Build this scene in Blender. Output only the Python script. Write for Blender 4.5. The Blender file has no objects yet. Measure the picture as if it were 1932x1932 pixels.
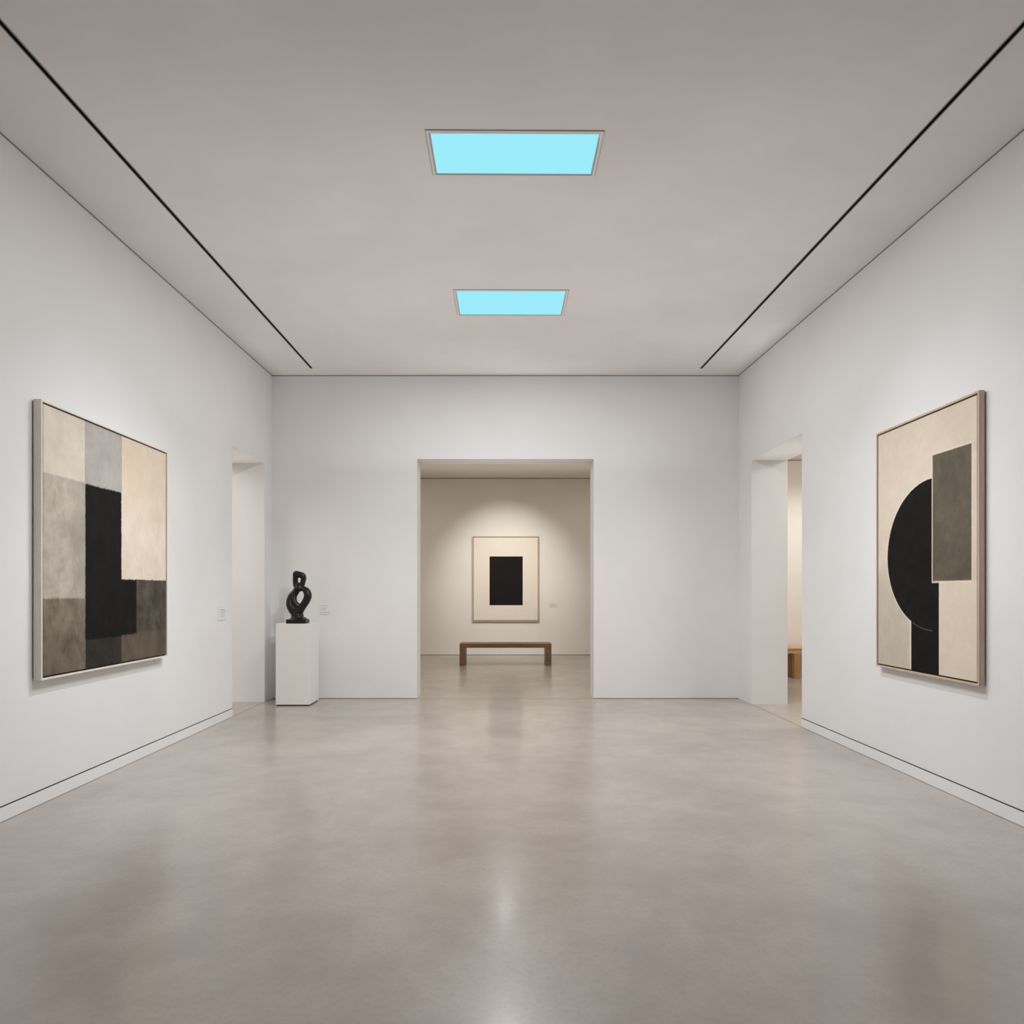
import bpy, bmesh, math, random
from mathutils import Vector

random.seed(7)
scene = bpy.context.scene
COL = scene.collection

# ------------------------------------------------------------------ helpers
def lin(r, g, b, k=1.0):
    def f(c):
        c /= 255.0
        return c / 12.92 if c <= 0.04045 else ((c + 0.055) / 1.055) ** 2.4
    return (f(r) * k, f(g) * k, f(b) * k, 1.0)

class NT:
    """tiny node-graph builder"""
    def __init__(self, name):
        self.m = bpy.data.materials.new(name)
        self.m.use_nodes = True
        self.t = self.m.node_tree
        self.t.nodes.clear()
        self.out = self.t.nodes.new('ShaderNodeOutputMaterial')
        self.b = self.t.nodes.new('ShaderNodeBsdfPrincipled')
        self.t.links.new(self.b.outputs[0], self.out.inputs[0])
    def put(self, sock, v):
        if hasattr(v, 'is_linked') or hasattr(v, 'links'):
            self.t.links.new(v, sock)
        else:
            sock.default_value = v
    def math(self, op, a, b=0.0, c=None):
        n = self.t.nodes.new('ShaderNodeMath'); n.operation = op
        self.put(n.inputs[0], a); self.put(n.inputs[1], b)
        if c is not None: self.put(n.inputs[2], c)
        return n.outputs[0]
    def step(self, x, e0, e1, lo=0.0, hi=1.0):
        n = self.t.nodes.new('ShaderNodeMapRange'); n.interpolation_type = 'SMOOTHSTEP'
        self.put(n.inputs['Value'], x)
        n.inputs['From Min'].default_value = e0; n.inputs['From Max'].default_value = e1
        n.inputs['To Min'].default_value = lo; n.inputs['To Max'].default_value = hi
        return n.outputs['Result']
    def mix(self, f, a, b, mode='MIX'):
        n = self.t.nodes.new('ShaderNodeMix'); n.data_type = 'RGBA'; n.blend_type = mode
        self.put(n.inputs[0], f); self.put(n.inputs[6], a); self.put(n.inputs[7], b)
        return n.outputs[2]
    def coord(self, kind='Object'):
        n = self.t.nodes.new('ShaderNodeTexCoord'); return n.outputs[kind]
    def scale(self, v, s):
        n = self.t.nodes.new('ShaderNodeMapping')
        self.t.links.new(v, n.inputs['Vector']); n.inputs['Scale'].default_value = s
        return n.outputs[0]
    def noise(self, v, scale, detail=4.0, rough=0.55, out='Fac', dist=0.0):
        n = self.t.nodes.new('ShaderNodeTexNoise')
        self.put(n.inputs['Vector'], v)
        n.inputs['Scale'].default_value = scale; n.inputs['Detail'].default_value = detail
        n.inputs['Roughness'].default_value = rough; n.inputs['Distortion'].default_value = dist
        return n.outputs[out]
    def sep(self, v):
        n = self.t.nodes.new('ShaderNodeSeparateXYZ'); self.t.links.new(v, n.inputs[0])
        return n.outputs
    def bump(self, h, strength, dist=0.01):
        n = self.t.nodes.new('ShaderNodeBump')
        self.t.links.new(h, n.inputs['Height'])
        n.inputs['Strength'].default_value = strength; n.inputs['Distance'].default_value = dist
        self.t.links.new(n.outputs[0], self.b.inputs['Normal'])
    def base(self, c): self.put(self.b.inputs['Base Color'], c)
    def rough(self, r): self.put(self.b.inputs['Roughness'], r)
    def spec(self, s): self.b.inputs['Specular IOR Level'].default_value = s

def plaster(name, c0, c1, rough=0.85):
    n = NT(name)
    v = n.coord('Object')
    f = n.noise(v, 0.9, 5, 0.6)
    f = n.step(f, 0.3, 0.7)
    n.base(n.mix(f, c0, c1))
    n.rough(rough); n.spec(0.15)
    n.bump(n.noise(v, 60, 3, 0.6), 0.06, 0.004)
    return n.m

def plain(name, c, rough=0.6, spec=0.3, metal=0.0, var=0.06, scale=12):
    n = NT(name)
    f = n.noise(n.coord('Object'), scale, 4)
    d = tuple(x * (1 - var) for x in c[:3]) + (1,)
    e = tuple(x * (1 + var) for x in c[:3]) + (1,)
    n.base(n.mix(f, d, e)); n.rough(rough); n.spec(spec)
    n.b.inputs['Metallic'].default_value = metal
    return n.m

def wood(name, c0, c1, axis, rough=0.45):
    n = NT(name)
    s = [14.0, 14.0, 14.0]; s[axis] = 0.9
    v = n.scale(n.coord('Object'), s)
    f = n.noise(v, 2.2, 6, 0.6, dist=0.6)
    g = n.noise(v, 9.0, 3, 0.6)
    f = n.step(n.math('ADD', n.math('MULTIPLY', f, 0.75), n.math('MULTIPLY', g, 0.25)), 0.32, 0.68)
    n.base(n.mix(f, c0, c1)); n.rough(rough); n.spec(0.35)
    n.bump(f, 0.05, 0.003)
    return n.m

def emission(name, c, s):
    n = NT(name)
    n.base((c[0]*.3, c[1]*.3, c[2]*.3, 1)); n.rough(0.6); n.spec(0.0)
    n.b.inputs['Base Color'].default_value = (0.0, 0.0, 0.0, 1)
    f = n.noise(n.coord('Object'), 1.2, 2)
    n.put(n.b.inputs['Emission Color'], n.mix(f, tuple(x*.985 for x in c[:3])+(1,), tuple(x*1.015 for x in c[:3])+(1,)))
    n.b.inputs['Emission Strength'].default_value = s
    return n.m

def link(name, bm, mat, parent=None, smooth=False, bevel=0.0):
    if bevel > 0:
        bmesh.ops.bevel(bm, geom=list(bm.edges), offset=bevel, segments=2, profile=0.5, affect='EDGES')
    bmesh.ops.recalc_face_normals(bm, faces=bm.faces)
    me = bpy.data.meshes.new(name)
    bm.to_mesh(me); bm.free()
    o = bpy.data.objects.new(name, me)
    COL.objects.link(o)
    if isinstance(mat, (list, tuple)):
        for q in mat: me.materials.append(q)
    else:
        me.materials.append(mat)
    if smooth:
        for p in me.polygons: p.use_smooth = True
    if parent is not None: o.parent = parent
    return o

def box(bm, x0, x1, y0, y1, z0, z1):
    vs = [bm.verts.new(p) for p in ((x0,y0,z0),(x1,y0,z0),(x1,y1,z0),(x0,y1,z0),(x0,y0,z1),(x1,y0,z1),(x1,y1,z1),(x0,y1,z1))]
    for f in ((0,3,2,1),(4,5,6,7),(0,1,5,4),(1,2,6,5),(2,3,7,6),(3,0,4,7)):
        bm.faces.new([vs[i] for i in f])
    return vs

def bx(*a):
    bm = bmesh.new(); box(bm, *a); return bm

def prism(poly, axis, a0, a1):
    """extrude a 2-D polygon along x (poly = y,z) or y (poly = x,z)"""
    bm = bmesh.new()
    def P(p, a):
        return (a, p[0], p[1]) if axis == 0 else (p[0], a, p[1])
    A = [bm.verts.new(P(p, a0)) for p in poly]
    B = [bm.verts.new(P(p, a1)) for p in poly]
    bm.faces.new(A); bm.faces.new(B[::-1])
    n = len(poly)
    for i in range(n):
        bm.faces.new((A[i], A[(i+1) % n], B[(i+1) % n], B[i]))
    return bm

def thing(name, label, cat, loc, group=None):
    o = bpy.data.objects.new(name, None)
    o.empty_display_size = 0.1
    COL.objects.link(o)
    o.location = loc
    o['label'] = label; o['category'] = cat
    if group: o['group'] = group
    return o

def struct(o):
    o['kind'] = 'structure'
    return o

# ------------------------------------------------------------------ room dimensions (metres)
XL, XR = -3.394, 3.433          # side walls
YB, YF = 9.92, -3.0             # back wall, wall behind the viewer
EYE = 1.55
DZ = 3.385                      # doorway heads in the side walls
TL = 0.60; TR = 0.50; TB = 0.40 # wall thicknesses
def zc(x, y):                   # the ceiling rises very slightly towards the back
    s = 0.0143 + (0.0212 - 0.0143) * (x - XL) / (XR - XL)
    return 4.7275 - (YB - y) * s

# ------------------------------------------------------------------ materials
M_wall   = plaster('wall_plaster', lin(227,226,225), lin(231,230,229))
M_ceil   = plaster('ceiling_plaster', lin(224,221,219), lin(231,228,226))
M_warm   = plaster('warm_plaster', lin(228,222,214), lin(233,227,219))
M_jamb   = M_wall
M_gap    = plain('shadow_gap_grey', lin(142,138,134), 0.8, 0.1)
M_dark   = plain('dark_recess', lin(38,34,31), 0.7, 0.2)
M_lip    = plain('track_lip_metal', lin(128,123,118), 0.5, 0.4)
M_skl    = plain('skylight_lip_paint', lin(186,180,175), 0.5, 0.3)
M_joint  = plain('floor_joint', lin(140,131,121), 0.5, 0.3)
M_base   = plain('baseboard_paint', lin(232,231,230), 0.55, 0.3, var=0.01)

def concrete(name, c0, c1, c2):
    n = NT(name)
    v = n.coord('Object')
    a = n.noise(v, 0.55, 6, 0.62, dist=0.4)
    b = n.noise(v, 2.6, 5, 0.65)
    c = n.noise(v, 42.0, 3, 0.6)
    f = n.step(n.math('ADD', n.math('MULTIPLY', a, 0.65), n.math('MULTIPLY', b, 0.35)), 0.34, 0.66)
    col = n.mix(f, c0, c1)
    col = n.mix(n.step(c, 0.45, 0.75, 0.0, 0.35), col, c2)
    n.base(col)
    r = n.math('ADD', n.math('MULTIPLY', b, 0.10), n.math('MULTIPLY', a, 0.10))
    n.rough(n.math('ADD', n.math('MULTIPLY', r, 0.6), 0.18))
    n.spec(0.55)
    n.b.inputs['Coat Weight'].default_value = 0.10
    n.b.inputs['Coat Roughness'].default_value = 0.12
    n.bump(c, 0.03, 0.003)
    return n.m
M_floor  = concrete('polished_concrete', lin(158,149,142), lin(178,169,161), lin(152,143,135))
M_floor2 = concrete('polished_concrete_warm', lin(160,151,141), lin(182,172,161), lin(156,147,137))

# ------------------------------------------------------------------ floors
FY2 = 16.81
struct(link('floor', bx(XL, XR, YF, YB, -0.12, 0.0), M_floor))
struct(link('floor', bx(-4.2, 3.75, YB, FY2, -0.12, 0.0), M_floor2))      # far room
struct(link('floor', bx(-7.5, XL, 5.0, YB, -0.12, 0.0), M_floor))        # left room
struct(link('floor', bx(XR, 8.4, 4.0, YB, -0.12, 0.0), M_floor2))        # right room, front half
struct(link('floor', bx(XR+TR, 8.4, YB, 12.68, -0.12, 0.0), M_floor2))     # right room, back half
for i, a in enumerate(((XL-0.004, XL+0.004, 8.47, 9.61), (XR-0.005, XR+0.005, 7.82, 9.41), (-1.271, 1.311, YB-0.006, YB+0.006))):
    struct(link('trim_%d' % (i+1), bx(*a, -0.01, 0.0012), M_joint))

# ------------------------------------------------------------------ walls of the main room
TOP = 5.0
struct(link('wall_left', prism([(YF,0),(8.47,0),(8.47,DZ),(9.61,DZ),(9.61,0),(YB+TB,0),(YB+TB,TOP),(YF,TOP)], 0, XL-TL, XL), M_wall))
struct(link('wall_right', prism([(YF,0),(7.82,0),(7.82,DZ),(9.41,DZ),(9.41,0),(YB+TB,0),(YB+TB,TOP),(YF,TOP)], 0, XR, XR+TR), M_wall))
BZ = 3.503
struct(link('wall_back', prism([(XL,0),(-1.271,0),(-1.271,BZ),(1.311,BZ),(1.311,0),(XR,0),(XR,TOP),(XL,TOP)], 1, YB, YB+TB), M_wall))
struct(link('wall_front', bx(XL-TL, XR+TR, YF-0.2, YF, 0, TOP), M_wall))

# ------------------------------------------------------------------ ceiling with openings for tracks and skylights
TW = 0.011
TRX = (-2.7225, 2.7855)
SX0, SX1 = -0.494, 0.638
FR = 0.030                                     # skylight frame width
SK = ((4.551, 5.00), (7.03, 7.65))
xs = [XL, TRX[0]-TW, TRX[0]+TW, SX0-FR, SX1+FR, TRX[1]-TW, TRX[1]+TW, XR]
ys = [YF, SK[0][0]-FR, SK[0][1]+FR, SK[1][0]-FR, SK[1][1]+FR, 9.6, YB]
bm = bmesh.new()
gv = [[bm.verts.new((x, y, zc(x, y))) for y in ys] for x in xs]
for i in range(len(xs)-1):
    for j in range(len(ys)-1):
        if i in (1, 5) and j < 5: continue
        if i == 3 and j in (1, 3): continue
        bm.faces.new((gv[i][j], gv[i][j+1], gv[i+1][j+1], gv[i+1][j]))
struct(link('ceiling', bm, M_ceil))

def sloped_box(x0, x1, y0, y1, dz0, dz1, sub=1):
    """box that follows the ceiling: dz measured from the ceiling plane"""
    bm = bmesh.new()
    vs = box(bm, x0, x1, y0, y1, 0, 1)
    for i, v in enumerate(vs):
        v.co.z = zc(v.co.x, v.co.y) + (dz0 if i < 4 else dz1)
    return bm

# thin dark reveal where walls meet the ceiling, and along the foot of the back wall
struct(link('trim_4', sloped_box(XL, XL+0.003, YF, YB, -0.011, 0.002), M_gap))
struct(link('trim_5', sloped_box(XR-0.003, XR, YF, YB, -0.011, 0.002), M_gap))
struct(link('trim_6', sloped_box(XL, XR, YB-0.003, YB, -0.012, 0.002), M_gap))
struct(link('trim_7', bx(XL, -1.271, YB-0.002, YB, 0, 0.009), M_gap))
struct(link('trim_8', bx(1.311, XR, YB-0.002, YB, 0, 0.009), M_gap))

# baseboards with a dark groove above
struct(link('baseboard_left', bx(XL, XL+0.006, YF, 8.47, 0.004, 0.099), M_base))
struct(link('baseboard_right', bx(XR-0.006, XR, YF, 7.82, 0.004, 0.099), M_base))
struct(link('trim_9', bx(XL, XL+0.002, YF, 8.47, 0.099, 0.107), M_dark))
struct(link('trim_10', bx(XR-0.002, XR, YF, 7.82, 0.099, 0.107), M_dark))

# ------------------------------------------------------------------ adjoining rooms
Z2 = 4.386
struct(link('wall_far', bx(-4.2, 3.75, FY2, FY2+0.2, 0, Z2+0.3), M_warm))
struct(link('wall_far_left', bx(-4.4, -4.2, YB+TB, FY2+0.2, 0, Z2+0.3), M_warm))
struct(link('wall_far_right', bx(3.75, 3.93, YB+TB, FY2+0.2, 0, Z2+0.3), M_warm))
struct(link('ceiling', bx(-4.2, 3.75, YB+TB, FY2, Z2, Z2+0.1), M_warm))
struct(link('trim_11', bx(-4.2, 3.75, FY2-0.003, FY2, Z2-0.016, Z2), M_gap))
struct(link('trim_12', bx(-4.2, 3.75, FY2-0.003, FY2, 0, 0.014), M_gap))
# closing panels of the far room beside the main room's back wall
struct(link('wall_far_front', bx(-4.4, XL-TL, YB+TB-0.1, YB+TB, 0, TOP), M_warm))
# left room
ZL = 4.05
struct(link('wall_side_left', bx(-7.7, -7.5, 5.0, YB+TB, 0, ZL+0.3), M_warm))
struct(link('wall_side_left_back', bx(-7.5, XL-TL, YB, YB+0.1, 0, ZL+0.3), M_warm))
struct(link('wall_side_left_front', bx(-7.5, XL-TL, 4.9, 5.0, 0, ZL+0.3), M_warm))
struct(link('ceiling', bx(-7.5, XL-TL, 5.0, YB, ZL, ZL+0.1), M_warm))
# right room
ZR = 4.03; YR = 12.68
struct(link('wall_side_right', bx(8.4, 8.6, 4.0, YR, 0, ZR+0.3), M_warm))
struct(link('wall_side_right_back', bx(XR+TR, 8.4, YR, YR+0.1, 0, ZR+0.3), M_warm))
struct(link('wall_side_right_front', bx(XR+TR, 8.4, 3.9, 4.0, 0, ZR+0.3), M_warm))
struct(link('ceiling', bx(XR+TR, 8.4, 4.0, YR, ZR, ZR+0.1), M_warm))
struct(link('trim_13', bx(XR+TR, 8.4, YR-0.003, YR, ZR-0.016, ZR), M_gap))

# ------------------------------------------------------------------ light tracks
for x, lab in ((TRX[0], 'long dark recessed light track in the ceiling beside the left wall'),
               (TRX[1], 'long dark recessed light track in the ceiling beside the right wall')):
    t = thing('light_track', lab, 'light track', (x, 3.3, zc(x, 3.3)), 'recessed ceiling light tracks')
    bm = bmesh.new()
    y0, y1, H = YF, 9.6, 0.05
    pr = ((x-TW, 0), (x-TW, H), (x+TW, H), (x+TW, 0))
    A = [bm.verts.new((p[0], y0, zc(p[0], y0)+p[1])) for p in pr]
    B = [bm.verts.new((p[0], y1, zc(p[0], y1)+p[1])) for p in pr]
    for i in range(3): bm.faces.new((A[i], A[i+1], B[i+1], B[i]))
    bm.faces.new(A); bm.faces.new(B)
    c = link('channel', bm, M_dark); c.parent = t; c.matrix_parent_inverse = t.matrix_basis.inverted()
    for s in (-1, 1):
        a, b = sorted((x + s*TW, x + s*(TW+0.007)))
        l = link('lip', sloped_box(a, b, y0+0.001, y1, -0.003, 0.001), M_lip)  # narrow metal lips edging the recessed slot
        l.parent = t; l.matrix_parent_inverse = t.matrix_basis.inverted()

# ------------------------------------------------------------------ skylights
M_sky = emission('skylight_glass', lin(156,236,252), 0.92)
M_skf = plain('skylight_frame_paint', lin(228,223,219), 0.6, 0.3, var=0.02)
def skylight(y0, y1, lab):
    xm, ym = (SX0+SX1)/2, (y0+y1)/2
    t = thing('skylight', lab, 'skylight', (xm, ym, zc(xm, ym)), 'skylights in the gallery ceiling')
    def ring(outer, inner, d0, d1):
        bm = bmesh.new()
        def q(m, d):
            return [bm.verts.new((px, py, zc(px, py)+d)) for px, py in ((SX0-m, y0-m), (SX1+m, y0-m), (SX1+m, y1+m), (SX0-m, y1+m))]
        a, b, c, d = q(outer, d0), q(inner, d0), q(outer, d1), q(inner, d1)
        for i in range(4):
            j = (i+1) % 4
            bm.faces.new((a[i], a[j], b[j], b[i])); bm.faces.new((c[i], c[j], d[j], d[i]))
            bm.faces.new((a[i], a[j], c[j], c[i])); bm.faces.new((b[i], b[j], d[j], d[i]))
        return bm
    parts = [link('frame', ring(0.030, 0.012, -0.008, 0.010), M_skf),
             link('inner_lip', ring(0.0125, 0.0, -0.004, 0.010), M_skl),
             link('shadow_gap', ring(0.034, 0.0295, -0.0015, 0.006), M_gap)]
    bm = bmesh.new()
    vs = [bm.verts.new((px, py, zc(px, py)-0.002)) for px, py in ((SX0-.002, y0-.002), (SX1+.002, y0-.002), (SX1+.002, y1+.002), (SX0-.002, y1+.002))]
    f = bm.faces.new(vs)
    r = bmesh.ops.extrude_face_region(bm, geom=[f])
    for v in r['geom']:
        if isinstance(v, bmesh.types.BMVert): v.co.z += 0.008
    parts.append(link('pane', bm, M_sky))
    for p in parts:
        p.parent = t; p.matrix_parent_inverse = t.matrix_basis.inverted()
skylight(*SK[0], 'larger, nearer pale blue skylight in the white ceiling')
skylight(*SK[1], 'smaller-looking, farther pale blue skylight, nearer the back wall')

# ------------------------------------------------------------------ paintings
IRR = 0.92
def C(r, g, b): return lin(r, g, b, 1.0/IRR)

def canvas_base(name):
    n = NT(name)
    s = n.sep(n.coord('UV'))
    u, v = s[0], n.math('SUBTRACT', 1.0, s[1])
    obj = n.coord('Object')
    d1 = n.math('SUBTRACT', n.noise(obj, 26, 4, 0.7), 0.5)
    d2 = n.math('SUBTRACT', n.noise(n.scale(obj, (1.0, 1.3, 1.7)), 31, 4, 0.7), 0.5)
    n.rough(0.8); n.spec(0.15)
    n.bump(n.noise(obj, 90, 4, 0.6), 0.12, 0.004)
    return n, u, v, obj, d1, d2
def rect(n, u, v, u0, u1, v0, v1, e=0.003):
    r = n.step(u, u0-e, u0+e)
    r = n.math('MULTIPLY', r, n.step(u, u1-e, u1+e, 1, 0))
    r = n.math('MULTIPLY', r, n.step(v, v0-e, v0+e))
    return n.math('MULTIPLY', r, n.step(v, v1-e, v1+e, 1, 0))

def painting_blocks():
    n, u0, v0, obj, d1, d2 = canvas_base('canvas_blocks')
    u = n.math('ADD', u0, n.math('MULTIPLY', d1, 0.012))
    v = n.math('ADD', v0, n.math('MULTIPLY', d2, 0.018))
    cl = n.step(n.noise(obj, 2.4, 7, 0.68, dist=0.5), 0.32, 0.68)
    cf = n.noise(n.scale(obj, (1, 1.6, 0.7)), 7.0, 7, 0.7)
    cf = n.step(cf, 0.35, 0.7)
    cc = n.mix(0.5, cl, cf)
    # upper left cream, upper middle grey, right beige
    col = n.mix(cc, C(196,184,170), C(216,205,190))
    grey = n.mix(cc, C(158,153,147), C(182,176,169))
    beige = n.mix(cc, C(206,190,170), C(222,209,193))
    warm = n.math('MULTIPLY', n.step(v0, 0.02, 0.45, 0.8, 0.0), n.step(u0, 0.55, 0.95, 1.0, 0.25))
    beige = n.mix(n.math('MULTIPLY', warm, n.step(cl, 0.0, 1.0, 0.5, 1.0)), beige, C(206,186,160))
    mid = n.mix(cc, C(148,138,127), C(196,185,171))
    mid = n.mix(n.math('MULTIPLY', n.step(u0, 0.12, 0.28), 0.55), mid, C(146,139,130))
    low = n.mix(cc, C(78,68,58), C(148,135,119))
    low = n.mix(n.math('MULTIPLY', n.step(v0, 0.72, 0.98, 0.1, 0.6), n.step(u0, 0.0, 0.28, 1, .6)), low, C(96,84,71))
    blk = n.mix(cf, C(15,15,14), C(24,23,21))
    brn = n.mix(cc, C(54,48,42), C(102,92,81))
    bot = n.mix(cc, C(74,64,54), C(106,94,80))
    bot2 = n.mix(cc, C(38,35,31), C(60,54,47))
    R = lambda *a, **k: rect(n, u, v, *a, **k)
    col = n.mix(R(-.1, .277, .60, 1.1), col, low)
    col = n.mix(R(-.1, .277, .25, .715, e=.006), col, mid)
    col = n.mix(R(.277, .60, .80, 1.1), col, bot2)
    col = n.mix(R(.565, 1.1, .55, 1.1), col, bot)
    col = n.mix(R(.66, 1.1, .60, .875, e=.006), col, brn)
    col = n.mix(R(.55, .70, .60, .88, e=.005), col, blk)
    col = n.mix(R(.277, .60, -.1, .30), col, grey)
    col = n.mix(R(.277, .565, .252, .885, e=.004), col, blk)
    col = n.mix(R(.565, 1.1, -.1, .633), col, beige)
    # fine pale scratches along the seams
    sc = n.step(n.noise(n.scale(obj, (1, 1, 1)), 55, 5, 0.75), 0.70, 0.80)
    col = n.mix(n.math('MULTIPLY', sc, 0.18), col, C(150,142,132))
    # vertical seams
    for su in (.277, .565):
        k = n.math('MULTIPLY', n.step(n.math('ABSOLUTE', n.math('SUBTRACT', u, su)), 0.001, 0.004, 0.5, 0.0), n.step(v0, .25, .252, 1, 0))
        col = n.mix(n.math('MULTIPLY', k, 0.5), col, C(70,62,54))
    n.base(col)
    return n.m

def painting_circle():
    n, u0, v0, obj, d1, d2 = canvas_base('canvas_circle')
    u = n.math('ADD', u0, n.math('MULTIPLY', d1, 0.004))
    v = n.math('ADD', v0, n.math('MULTIPLY', d2, 0.004))
    cl = n.step(n.noise(obj, 2.2, 7, 0.68, dist=0.5), 0.3, 0.7)
    cf = n.step(n.noise(obj, 8.0, 7, 0.7), 0.35, 0.7)
    cc = n.mix(0.5, cl, cf)
    bg = n.mix(cc, C(200,185,167), C(213,199,181))
    bgl = n.mix(cc, C(178,167,152), C(194,182,166))
    bgr = n.mix(cc, C(206,190,171), C(216,201,183))
    blk = n.mix(cf, C(14,13,12), C(22,21,19))
    gry = n.mix(cc, C(82,74,63), C(106,96,83))
    R = lambda *a, **k: rect(n, u, v, *a, **k)
    col = n.mix(R(-.1, .387, .62, 1.1, e=.09), bg, bgl)
    col = n.mix(R(.668, 1.1, .645, 1.1), col, bgr)
    W, Hh = 1.303, 2.057
    ex = n.math('DIVIDE', n.math('SUBTRACT', u, .600), .632/W)
    ey = n.math('DIVIDE', n.math('SUBTRACT', v, (2.965-1.852)/Hh), .6045/Hh)
    r = n.math('SQRT', n.math('ADD', n.math('MULTIPLY', ex, ex), n.math('MULTIPLY', ey, ey)))
    left = n.step(u, .606, .609, 1, 0)
    disc = n.math('MULTIPLY', n.step(r, .994, 1.0, 1, 0), left)
    halo = n.math('MULTIPLY', n.step(r, 1.014, 1.022, 1, 0), left)
    light = C(220,203,182)
    col = n.mix(n.math('MULTIPLY', halo, 0.5), col, light)
    col = n.mix(R(.372, .676, .66, 1.1), col, light)
    col = n.mix(R(.387, .668, .635, 1.1), col, blk)
    arc = n.math('MULTIPLY', n.step(n.math('ABSOLUTE', n.math('SUBTRACT', r, 1.0)), .002, .008, 1, 0), n.math('MULTIPLY', left, R(.40, .61, .7, .95)))
    col = n.mix(disc, col, blk)
    col = n.mix(n.math('MULTIPLY', arc, .35), col, C(140,130,118))
    col = n.mix(R(.599, .962, .155, .651), col, light)
    col = n.mix(R(.607, .956, .161, .645), col, gry)
    n.base(col)
    return n.m

def painting_rectangle():
    n, u0, v0, obj, d1, d2 = canvas_base('canvas_rectangle')
    u = n.math('ADD', u0, n.math('MULTIPLY', d1, 0.003))
    v = n.math('ADD', v0, n.math('MULTIPLY', d2, 0.003))
    cc = n.noise(obj, 5, 6, 0.65)
    col = n.mix(cc, C(214,204,190), C(224,214,200))
    blk = n.mix(cc, C(20,18,17), C(28,26,23))
    col = n.mix(rect(n, u, v, .242, .772, .224, .826), col, C(230,222,209))
    col = n.mix(rect(n, u, v, .248, .766, .229, .821), col, blk)
    n.base(col)
    return n.m

M_frameL = wood('pale_frame_wood', lin(222,214,203), lin(233,226,216), 2, 0.5)
M_frameR = wood('tan_frame_wood', lin(186,164,140), lin(206,185,161), 2, 0.5)
M_frameF = wood('ochre_frame_wood', lin(188,165,132), lin(205,183,150), 2, 0.5)

def painting(lab, frame_mat, canvas_mat, w, h, depth, face, gap, loc, rot):
    """local axes: x along the wall, z up, -y towards the viewer of the picture; origin at bottom centre on the wall"""
    t = thing('framed_painting', lab, 'painting', loc)
    t.rotation_euler = (0, 0, rot)
    g0 = 0.012                                  # stand-off from the wall
    bm = bmesh.new()
    yb, yf = -g0, -depth
    o = ((-w/2, 0), (w/2, 0), (w/2, h), (-w/2, h))
    i_ = ((-w/2+face, face), (w/2-face, face), (w/2-face, h-face), (-w/2+face, h-face))
    def q(p, y): return [bm.verts.new((a, y, b)) for a, b in p]
    a, b, c, d = q(o, yf), q(i_, yf), q(o, yb), q(i_, yb)
    for k in range(4):
        j = (k+1) % 4
        bm.faces.new((a[k], a[j], b[j], b[k])); bm.faces.new((c[k], c[j], d[j], d[k]))
        bm.faces.new((a[k], a[j], c[j], c[k])); bm.faces.new((b[k], b[j], d[j], d[k]))
    link('frame', bm, frame_mat, t)
    link('backing', bx(-w/2+face*.6, w/2-face*.6, yf+0.018, yb+0.004, face*.6, h-face*.6), M_dark, t)
    # canvas as a stretched block
    bm = bmesh.new()
    x0, x1, z0, z1 = -w/2+face+gap, w/2-face-gap, face+gap, h-face-gap
    box(bm, x0, x1, yf+0.005, yf+0.02, z0, z1)
    uv = bm.loops.layers.uv.new('UVMap')
    for f in bm.faces:
        for l in f.loops:
            l[uv].uv = ((l.vert.co.x-x0)/(x1-x0), (l.vert.co.z-z0)/(z1-z0))
    link('canvas', bm, canvas_mat, t)
    for k, (px, pz) in enumerate(((-w*.3, h*.8), (w*.3, h*.8), (-w*.3, h*.2), (w*.3, h*.2))):
        link('mounting_block', bx(px-.03, px+.03, -g0-.004, 0.0, pz-.03, pz+.03), M_dark, t)
    return t

# left wall: local +x must run away from the camera (u: near -> far); viewer looks towards -X
painting('large painting of cream, grey and black blocks in a pale frame, on the left wall',
         M_frameL, painting_blocks(), 1.833, 2.025, 0.068, 0.014, 0.013, (XL, (4.876+6.709)/2, 0.917), math.pi/2)
# right wall: viewer looks towards +X; local +x runs towards the camera (u: far -> near)
painting('tall beige painting with a black half disc and brown rectangle, on the right wall',
         M_frameR, painting_circle(), 1.334, 2.108, 0.053, 0.015, 0.012, (XR, (4.829+6.163)/2, 0.883), -math.pi/2)
painting('cream painting with an upright black rectangle, above the bench in the far room',
         M_frameF, painting_rectangle(), 1.650, 2.105, 0.055, 0.022, 0.010, (0.04, FY2, 0.838), 0.0)

# ------------------------------------------------------------------ pedestal and sculpture
M_ped = plain('pedestal_paint', lin(230,226,222), 0.6, 0.25, var=0.012, scale=2)
PX0, PX1, PY0, PY1, PZ = -3.121, -2.658, 9.27, 9.725, 1.123
px, py = (PX0+PX1)/2, (PY0+PY1)/2
t = thing('pedestal', 'white square display pedestal on the floor, carrying the black sculpture', 'pedestal', (px, py, 0))
link('body', bx(PX0-px, PX1-px, PY0-py, PY1-py, 0.016, PZ), M_ped, t, bevel=0.003)
link('recessed_base', bx(PX0-px+.012, PX1-px-.012, PY0-py+.012, PY1-py-.012, 0.0, 0.018), M_dark, t)

n = NT('black_bronze')
v = n.coord('Object')
n.base(n.mix(n.noise(v, 14, 5), lin(9,9,8), lin(18,17,15)))
n.rough(n.math('ADD', n.math('MULTIPLY', n.noise(v, 9, 3), 0.2), 0.26)); n.spec(0.4)
n.bump(n.noise(v, 30, 4), 0.10, 0.004)
M_brz = n.m

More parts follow.
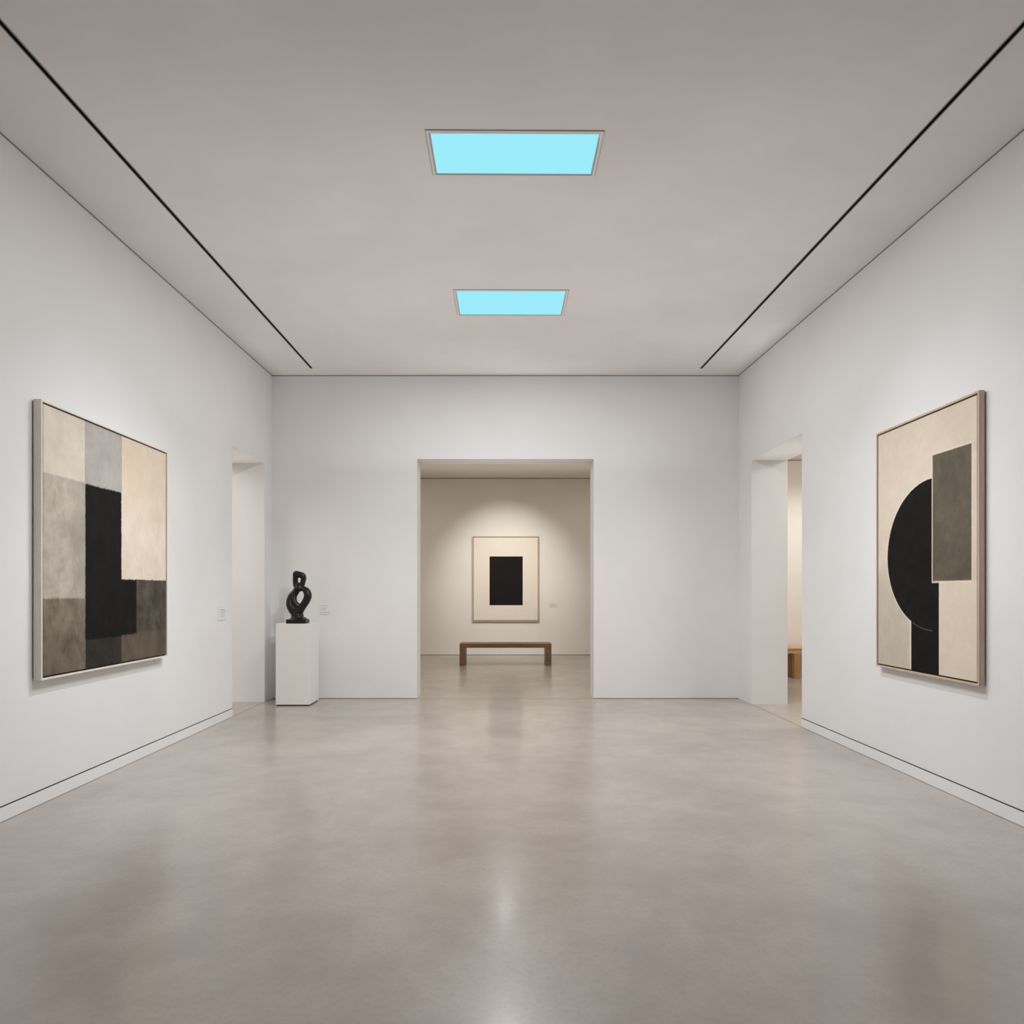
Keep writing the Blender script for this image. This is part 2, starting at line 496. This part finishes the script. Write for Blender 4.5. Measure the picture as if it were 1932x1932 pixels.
S = 7.42e-3 / 13.8                # metres per pixel of the sculpture study
def sp(x, y): return ((x - 845) * S, (1612 - y) * S)
def catmull(P, closed, n=14):
    out = []
    N = len(P)
    rng = range(N) if closed else range(N-1)
    for i in rng:
        def g(k):
            return P[k % N] if closed else P[max(0, min(N-1, k))]
        p0, p1, p2, p3 = g(i-1), g(i), g(i+1), g(i+2)
        for j in range(n):
            s = j / n
            out.append(tuple(0.5*((2*b)+(-a+c)*s+(2*a-5*b+4*c-d)*s*s+(-a+3*b-3*c+d)*s**3) for a, b, c, d in zip(p0, p1, p2, p3)))
    if not closed: out.append(P[-1])
    return out
def sweep(bm, P, closed=False, ky=1.15, seg=18):
    """P rows: px, py, radius px, depth offset px"""
    Q = catmull(P, closed)
    C_ = [Vector((sp(q[0], q[1])[0], q[3]*S, sp(q[0], q[1])[1])) for q in Q]
    rings = []
    N = len(C_)
    for i in range(N):
        if closed: d = C_[(i+1) % N] - C_[i-1]
        else: d = C_[min(N-1, i+1)] - C_[max(0, i-1)]
        d.normalize()
        side = d.cross(Vector((0, 1, 0))).normalized()
        up = side.cross(d).normalized()
        r = Q[i][2]*S
        rings.append([bm.verts.new(C_[i] + side*(math.cos(a)*r) + up*(math.sin(a)*r*ky)) for a in (2*math.pi*k/seg for k in range(seg))])
    M = N if closed else N-1
    for i in range(M):
        A, B = rings[i], rings[(i+1) % N]
        for k in range(seg):
            bm.faces.new((A[k], A[(k+1) % seg], B[(k+1) % seg], B[k]))
    if not closed:
        bm.faces.new(rings[0][::-1]); bm.faces.new(rings[-1])
bm = bmesh.new()
# head loop
sweep(bm, [(788,610,64,0),(783,500,66,0),(786,400,68,0),(794,338,76,0),(840,344,80,0),(905,362,82,0),(968,388,80,0),(991,440,72,0),(982,520,66,0),(950,610,72,0),(880,655,78,0),(815,655,72,0)], True)
sweep(bm, [(870,560,40,0),(868,700,120,0),(850,780,70,0)])
# big right loop coming up from the neck, over and back down behind the hole
sweep(bm, [(850,1420,120,0),(900,1310,95,-20),(985,1170,92,-35),(1075,1030,95,-45),(1118,900,97,-45),(1085,790,92,-35),(1010,725,72,-20),(925,700,66,0),(850,720,80,15),(785,820,80,10),(765,930,62,-20),(775,1040,66,-45),(830,1130,72,-50),(900,1190,80,-30)])
# left crescent
sweep(bm, [(790,700,50,25),(745,790,58,40),(672,900,82,45),(634,1040,96,40),(648,1150,102,25),(708,1260,108,10),(790,1350,118,0),(838,1430,140,0)])
# fill the hollow between crescent and middle strand, part way back
sweep(bm, [(735,860,58,35),(718,980,58,42),(735,1090,66,30),(775,1180,84,5),(810,1260,110,-5)])
# neck flaring to the slab
sweep(bm, [(842,1240,120,0),(838,1330,135,0),(838,1400,152,0),(838,1450,164,0),(842,1492,215,0),(845,1530,270,0)], ky=0.95)
me = bpy.data.meshes.new('tmp'); bmesh.ops.recalc_face_normals(bm, faces=bm.faces); bm.to_mesh(me); bm.free()
tmp = bpy.data.objects.new('tmp', me); COL.objects.link(tmp)
rm = tmp.modifiers.new('r', 'REMESH'); rm.mode = 'VOXEL'; rm.voxel_size = 0.0045
sm = tmp.modifiers.new('s', 'SMOOTH'); sm.factor = 0.5; sm.iterations = 7
dg = bpy.context.evaluated_depsgraph_get()
bme = bpy.data.meshes.new_from_object(tmp.evaluated_get(dg))
bpy.data.objects.remove(tmp)
bme.name = 'body'
for q in bme.polygons: q.use_smooth = True
bme.materials.clear(); bme.materials.append(M_brz)
sx = (563.0 - 951) / 1280 * 9.46
t = thing('abstract_sculpture', 'black looping abstract sculpture with two holes, on the white pedestal', 'sculpture', (sx + 0.010, 9.40, PZ))
o = bpy.data.objects.new('body', bme); COL.objects.link(o); o.parent = t
bm = bmesh.new()
hx, hy = 0.136, 0.090
box(bm, -hx, hx, -hy, hy, 0.0, 0.058)
link('base', bm, M_brz, t, bevel=0.006)

# ------------------------------------------------------------------ benches
M_oakd = wood('bench_oak', lin(112,84,52), lin(140,107,68), 0, 0.4)
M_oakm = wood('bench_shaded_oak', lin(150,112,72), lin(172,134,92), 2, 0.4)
M_oakl = wood('bench_pale_oak', lin(196,158,112), lin(218,182,138), 0, 0.4)
bx0, bx1, by0, by1, bh = (867-951)/1280*14.38, (1040.5-951)/1280*14.38, 14.38, 14.88, 0.466
cx, cy = (bx0+bx1)/2, (by0+by1)/2
t = thing('gallery_bench', 'brown wooden slab bench on the floor below the black rectangle painting', 'bench', (cx, cy, 0))
link('seat', bx(bx0-cx, bx1-cx, by0-cy, by1-cy, bh-0.088, bh), M_oakd, t, bevel=0.003)
for s in (-1, 1):
    a, b = sorted((s*(bx1-bx0)/2, s*((bx1-bx0)/2-0.125)))
    link('leg', bx(a, b, by0-cy, by1-cy, 0.0, bh-0.086), M_oakd, t, bevel=0.003)

t = thing('wooden_bench', 'pale wooden bench partly seen through the right-hand doorway', 'bench', (5.75, 12.37, 0))
bm = bx(-0.75, 0.9, -0.20, 0.22, 0.53, 0.567)
link('seat', bm, M_oakl, t, bevel=0.008)
link('apron', bx(-0.70, 0.85, -0.165, 0.18, 0.455, 0.532), M_oakl, t, bevel=0.003)
for lx in (-0.525, 0.62):
    for ly in (-0.12, 0.12):
        link('leg', bx(lx, lx+0.105, ly-.045, ly+.045, 0.0, 0.458), M_oakm, t, bevel=0.004)

# ------------------------------------------------------------------ wall labels
M_lab = plain('label_card', lin(228,227,226), 0.6, 0.2, var=0.01)
M_txt = plain('label_lettering', lin(184,181,178), 0.7, 0.1)
M_lab2 = plain('label_card_warm', lin(226,216,205), 0.6, 0.2, var=0.01)
M_txt2 = plain('label_lettering_warm', lin(200,189,176), 0.7, 0.1)
def wall_label(lab, w, h, lines, loc, rot, mc, mt, th=0.006):
    t = thing('wall_label', lab, 'label', loc)
    t.rotation_euler = (0, 0, rot)
    link('card', bx(-w/2, w/2, -th, 0, 0, h), mc, t)
    for a, b, z, hh in lines:
        link('text_line', bx(-w/2+a*w, -w/2+b*w, -th-0.0006, -th+0.0005, z*h-hh/2, z*h+hh/2), mt, t)
    return t
y0, y1 = 3.394*1280/(951-411), 3.394*1280/(951-424.5)
wall_label('small white label card on the left wall, right of the block painting', y1-y0, 0.165,
           [(.25,.9,.72,.010),(.25,.95,.56,.009),(.25,.9,.40,.006),(.25,.9,.27,.006)], (XL, (y0+y1)/2, 1.222), math.pi/2, M_lab, M_txt, 0.008)
wall_label('small white label card on the back wall, right of the black sculpture', 0.15, 0.145,
           [(.05,.85,.86,.007),(.08,.7,.62,.008),(.08,.65,.45,.007),(.03,.93,.20,.009)], ((613-951)*.00775, YB, 1.232), 0, M_lab, M_txt)
wall_label('small pale label card on the far room wall, right of the black rectangle painting', 0.19, 0.10,
           [(.05,.9,.75,.008),(.05,.8,.45,.008),(.05,.95,.2,.008)], ((1043.5-951)/1280*FY2, FY2, 1.19), 0, M_lab2, M_txt2)

# ------------------------------------------------------------------ lights
def lamp(kind, name, loc, target, energy, color, **k):
    L = bpy.data.lights.new(name, kind)
    L.energy = energy; L.color = color
    for a, b in k.items(): setattr(L, a, b)
    o = bpy.data.objects.new(name, L); COL.objects.link(o)
    o.location = loc
    d = Vector(target) - Vector(loc)
    o.rotation_euler = d.to_track_quat('-Z', 'Y').to_euler()
    return o
def spot(name, loc, target, energy, color, size, blend=1.0, r=0.05):
    return lamp('SPOT', name, loc, target, energy, color, spot_size=math.radians(size), spot_blend=blend, shadow_soft_size=r)
def area(name, loc, target, energy, color, sx, sy, spread=180):
    return lamp('AREA', name, loc, target, energy, color, shape='RECTANGLE', size=sx, size_y=sy, spread=math.radians(spread))

NEU = (0.972, 0.984, 1.0)
SOFT = (1.0, 0.985, 0.97)
COOL = (0.87, 0.945, 1.0)
POOL = (1.0, 0.985, 0.965)
WARM = (1.0, 0.97, 0.935)
for k, (a, b) in enumerate(SK):
    ym = (a+b)/2; xm = (SX0+SX1)/2
    area('skylight_lamp', (xm, ym, zc(xm, ym)-0.012), (xm, ym, 0), 74, NEU, SX1-SX0, b-a)
# unseen fill lamp added to brighten the ceiling; the room has no cove
area('ceiling_fill_light', (0.02, 7.0, 3.3), (0.02, 7.0, 5), 23, NEU, 5.4, 5.2)
area('rear_fill_light', (0, -1.2, 4.45), (0, 0.5, 0), 18, NEU, 4.0, 1.5)  # added soft fill high behind the viewer, no fixture
spot('painting_spot', (-1.05, 5.8, 4.58), (XL, 5.7, -0.3), 130, COOL, 90, 1.0, 0.02)
spot('painting_spot', (-1.05, 5.8, 4.58), (XL, 5.75, 0.55), 130, COOL, 52, 1.0, 0.02)
spot('painting_spot', (1.40, 5.5, 4.58), (XR, 5.4, -0.3), 112, COOL, 92, 1.0, 0.02)
spot('painting_spot', (1.40, 5.5, 4.58), (XR, 5.45, 0.55), 112, COOL, 52, 1.0, 0.02)
spot('back_wall_spot', (1.3, 3.2, 4.55), (-2.3, YB, -0.5), 330, SOFT, 46, 1.0, 0.04)
spot('back_wall_spot', (-1.3, 3.2, 4.55), (2.3, YB, -0.5), 330, SOFT, 46, 1.0, 0.04)
# far room
spot('far_painting_spot', (0.04, 13.4, 4.33), (0.04, FY2, 1.85), 430, POOL, 59, 1.0, 0.03)
area('far_downlight', (0.02, 12.4, 4.36), (0.02, 12.4, 0), 16, POOL, 0.22, 1.7)
for x in (-2.5, 2.5):
    area('far_room_fill', (x, 13.4, 4.34), (x, 13.4, 0), 30, WARM, 1.0, 2.0)  # added fill pair, kept clear of the doorway's floor reflection
area('far_ceiling_fill', (0, 13.5, 3.9), (0, 13.5, 5), 11, WARM, 4.5, 4.5)  # unseen lamp added to brighten the far room's ceiling
# side rooms
area('left_room_lamp', (-5.4, 7.6, 4.0), (-5.4, 7.6, 0), 62, POOL, 2.0, 2.0)
area('right_room_lamp', (6.0, 8.6, 3.98), (6.0, 9.0, 0), 110, POOL, 2.0, 2.0)
area('right_ceiling_fill', (6.0, 10.0, 3.0), (6.0, 10.0, 5), 16, POOL, 3.0, 3.0)  # upward fill added for the right room's ceiling, no fixture
spot('right_room_spot', (5.7, 10.7, 3.95), (5.5, YR, 1.5), 140, POOL, 86)
# hidden fill lamps added below to brighten the doorway heads
area('doorway_fill', (0.02, 10.12, 0.6), (0.02, 10.12, 5), 1.6, WARM, 2.0, 0.3, 45)
area('doorway_fill', (XL-0.3, 9.04, 0.6), (XL-0.3, 9.04, 5), 1.2, WARM, 0.4, 0.7, 45)
area('doorway_fill', (XR+0.25, 8.6, 0.6), (XR+0.25, 8.6, 5), 1.8, WARM, 0.35, 1.1, 45)

# spot without a fixture, added for the glow on the near floor
spot('floor_sheen_fill', (0.03, 9.45, 4.64), (0.0, 2.6, 0.0), 42, NEU, 40, 1.0, 0.25)

w = bpy.data.worlds.new('world'); scene.world = w
w.use_nodes = True
w.node_tree.nodes['Background'].inputs[0].default_value = (0.8, 0.85, 0.9, 1)
w.node_tree.nodes['Background'].inputs[1].default_value = 0.2

# ------------------------------------------------------------------ camera
cam = bpy.data.cameras.new('camera')
co = bpy.data.objects.new('camera', cam); COL.objects.link(co)
co.location = (0, 0, EYE); co.rotation_euler = (math.pi/2, 0, 0)
cam.sensor_width = 36; cam.lens = 36*1280/1932
cam.shift_x = (966-951)/1932; cam.shift_y = (1118-966)/1932
cam.clip_start = 0.05; cam.clip_end = 200
scene.camera = co
scene.view_settings.view_transform = 'Standard'
scene.view_settings.look = 'None'
scene.view_settings.exposure = 0.12
scene.cycles.max_bounces = 10
scene.cycles.diffuse_bounces = 6
scene.cycles.use_denoising = True
scene.cycles.adaptive_threshold = 0.02
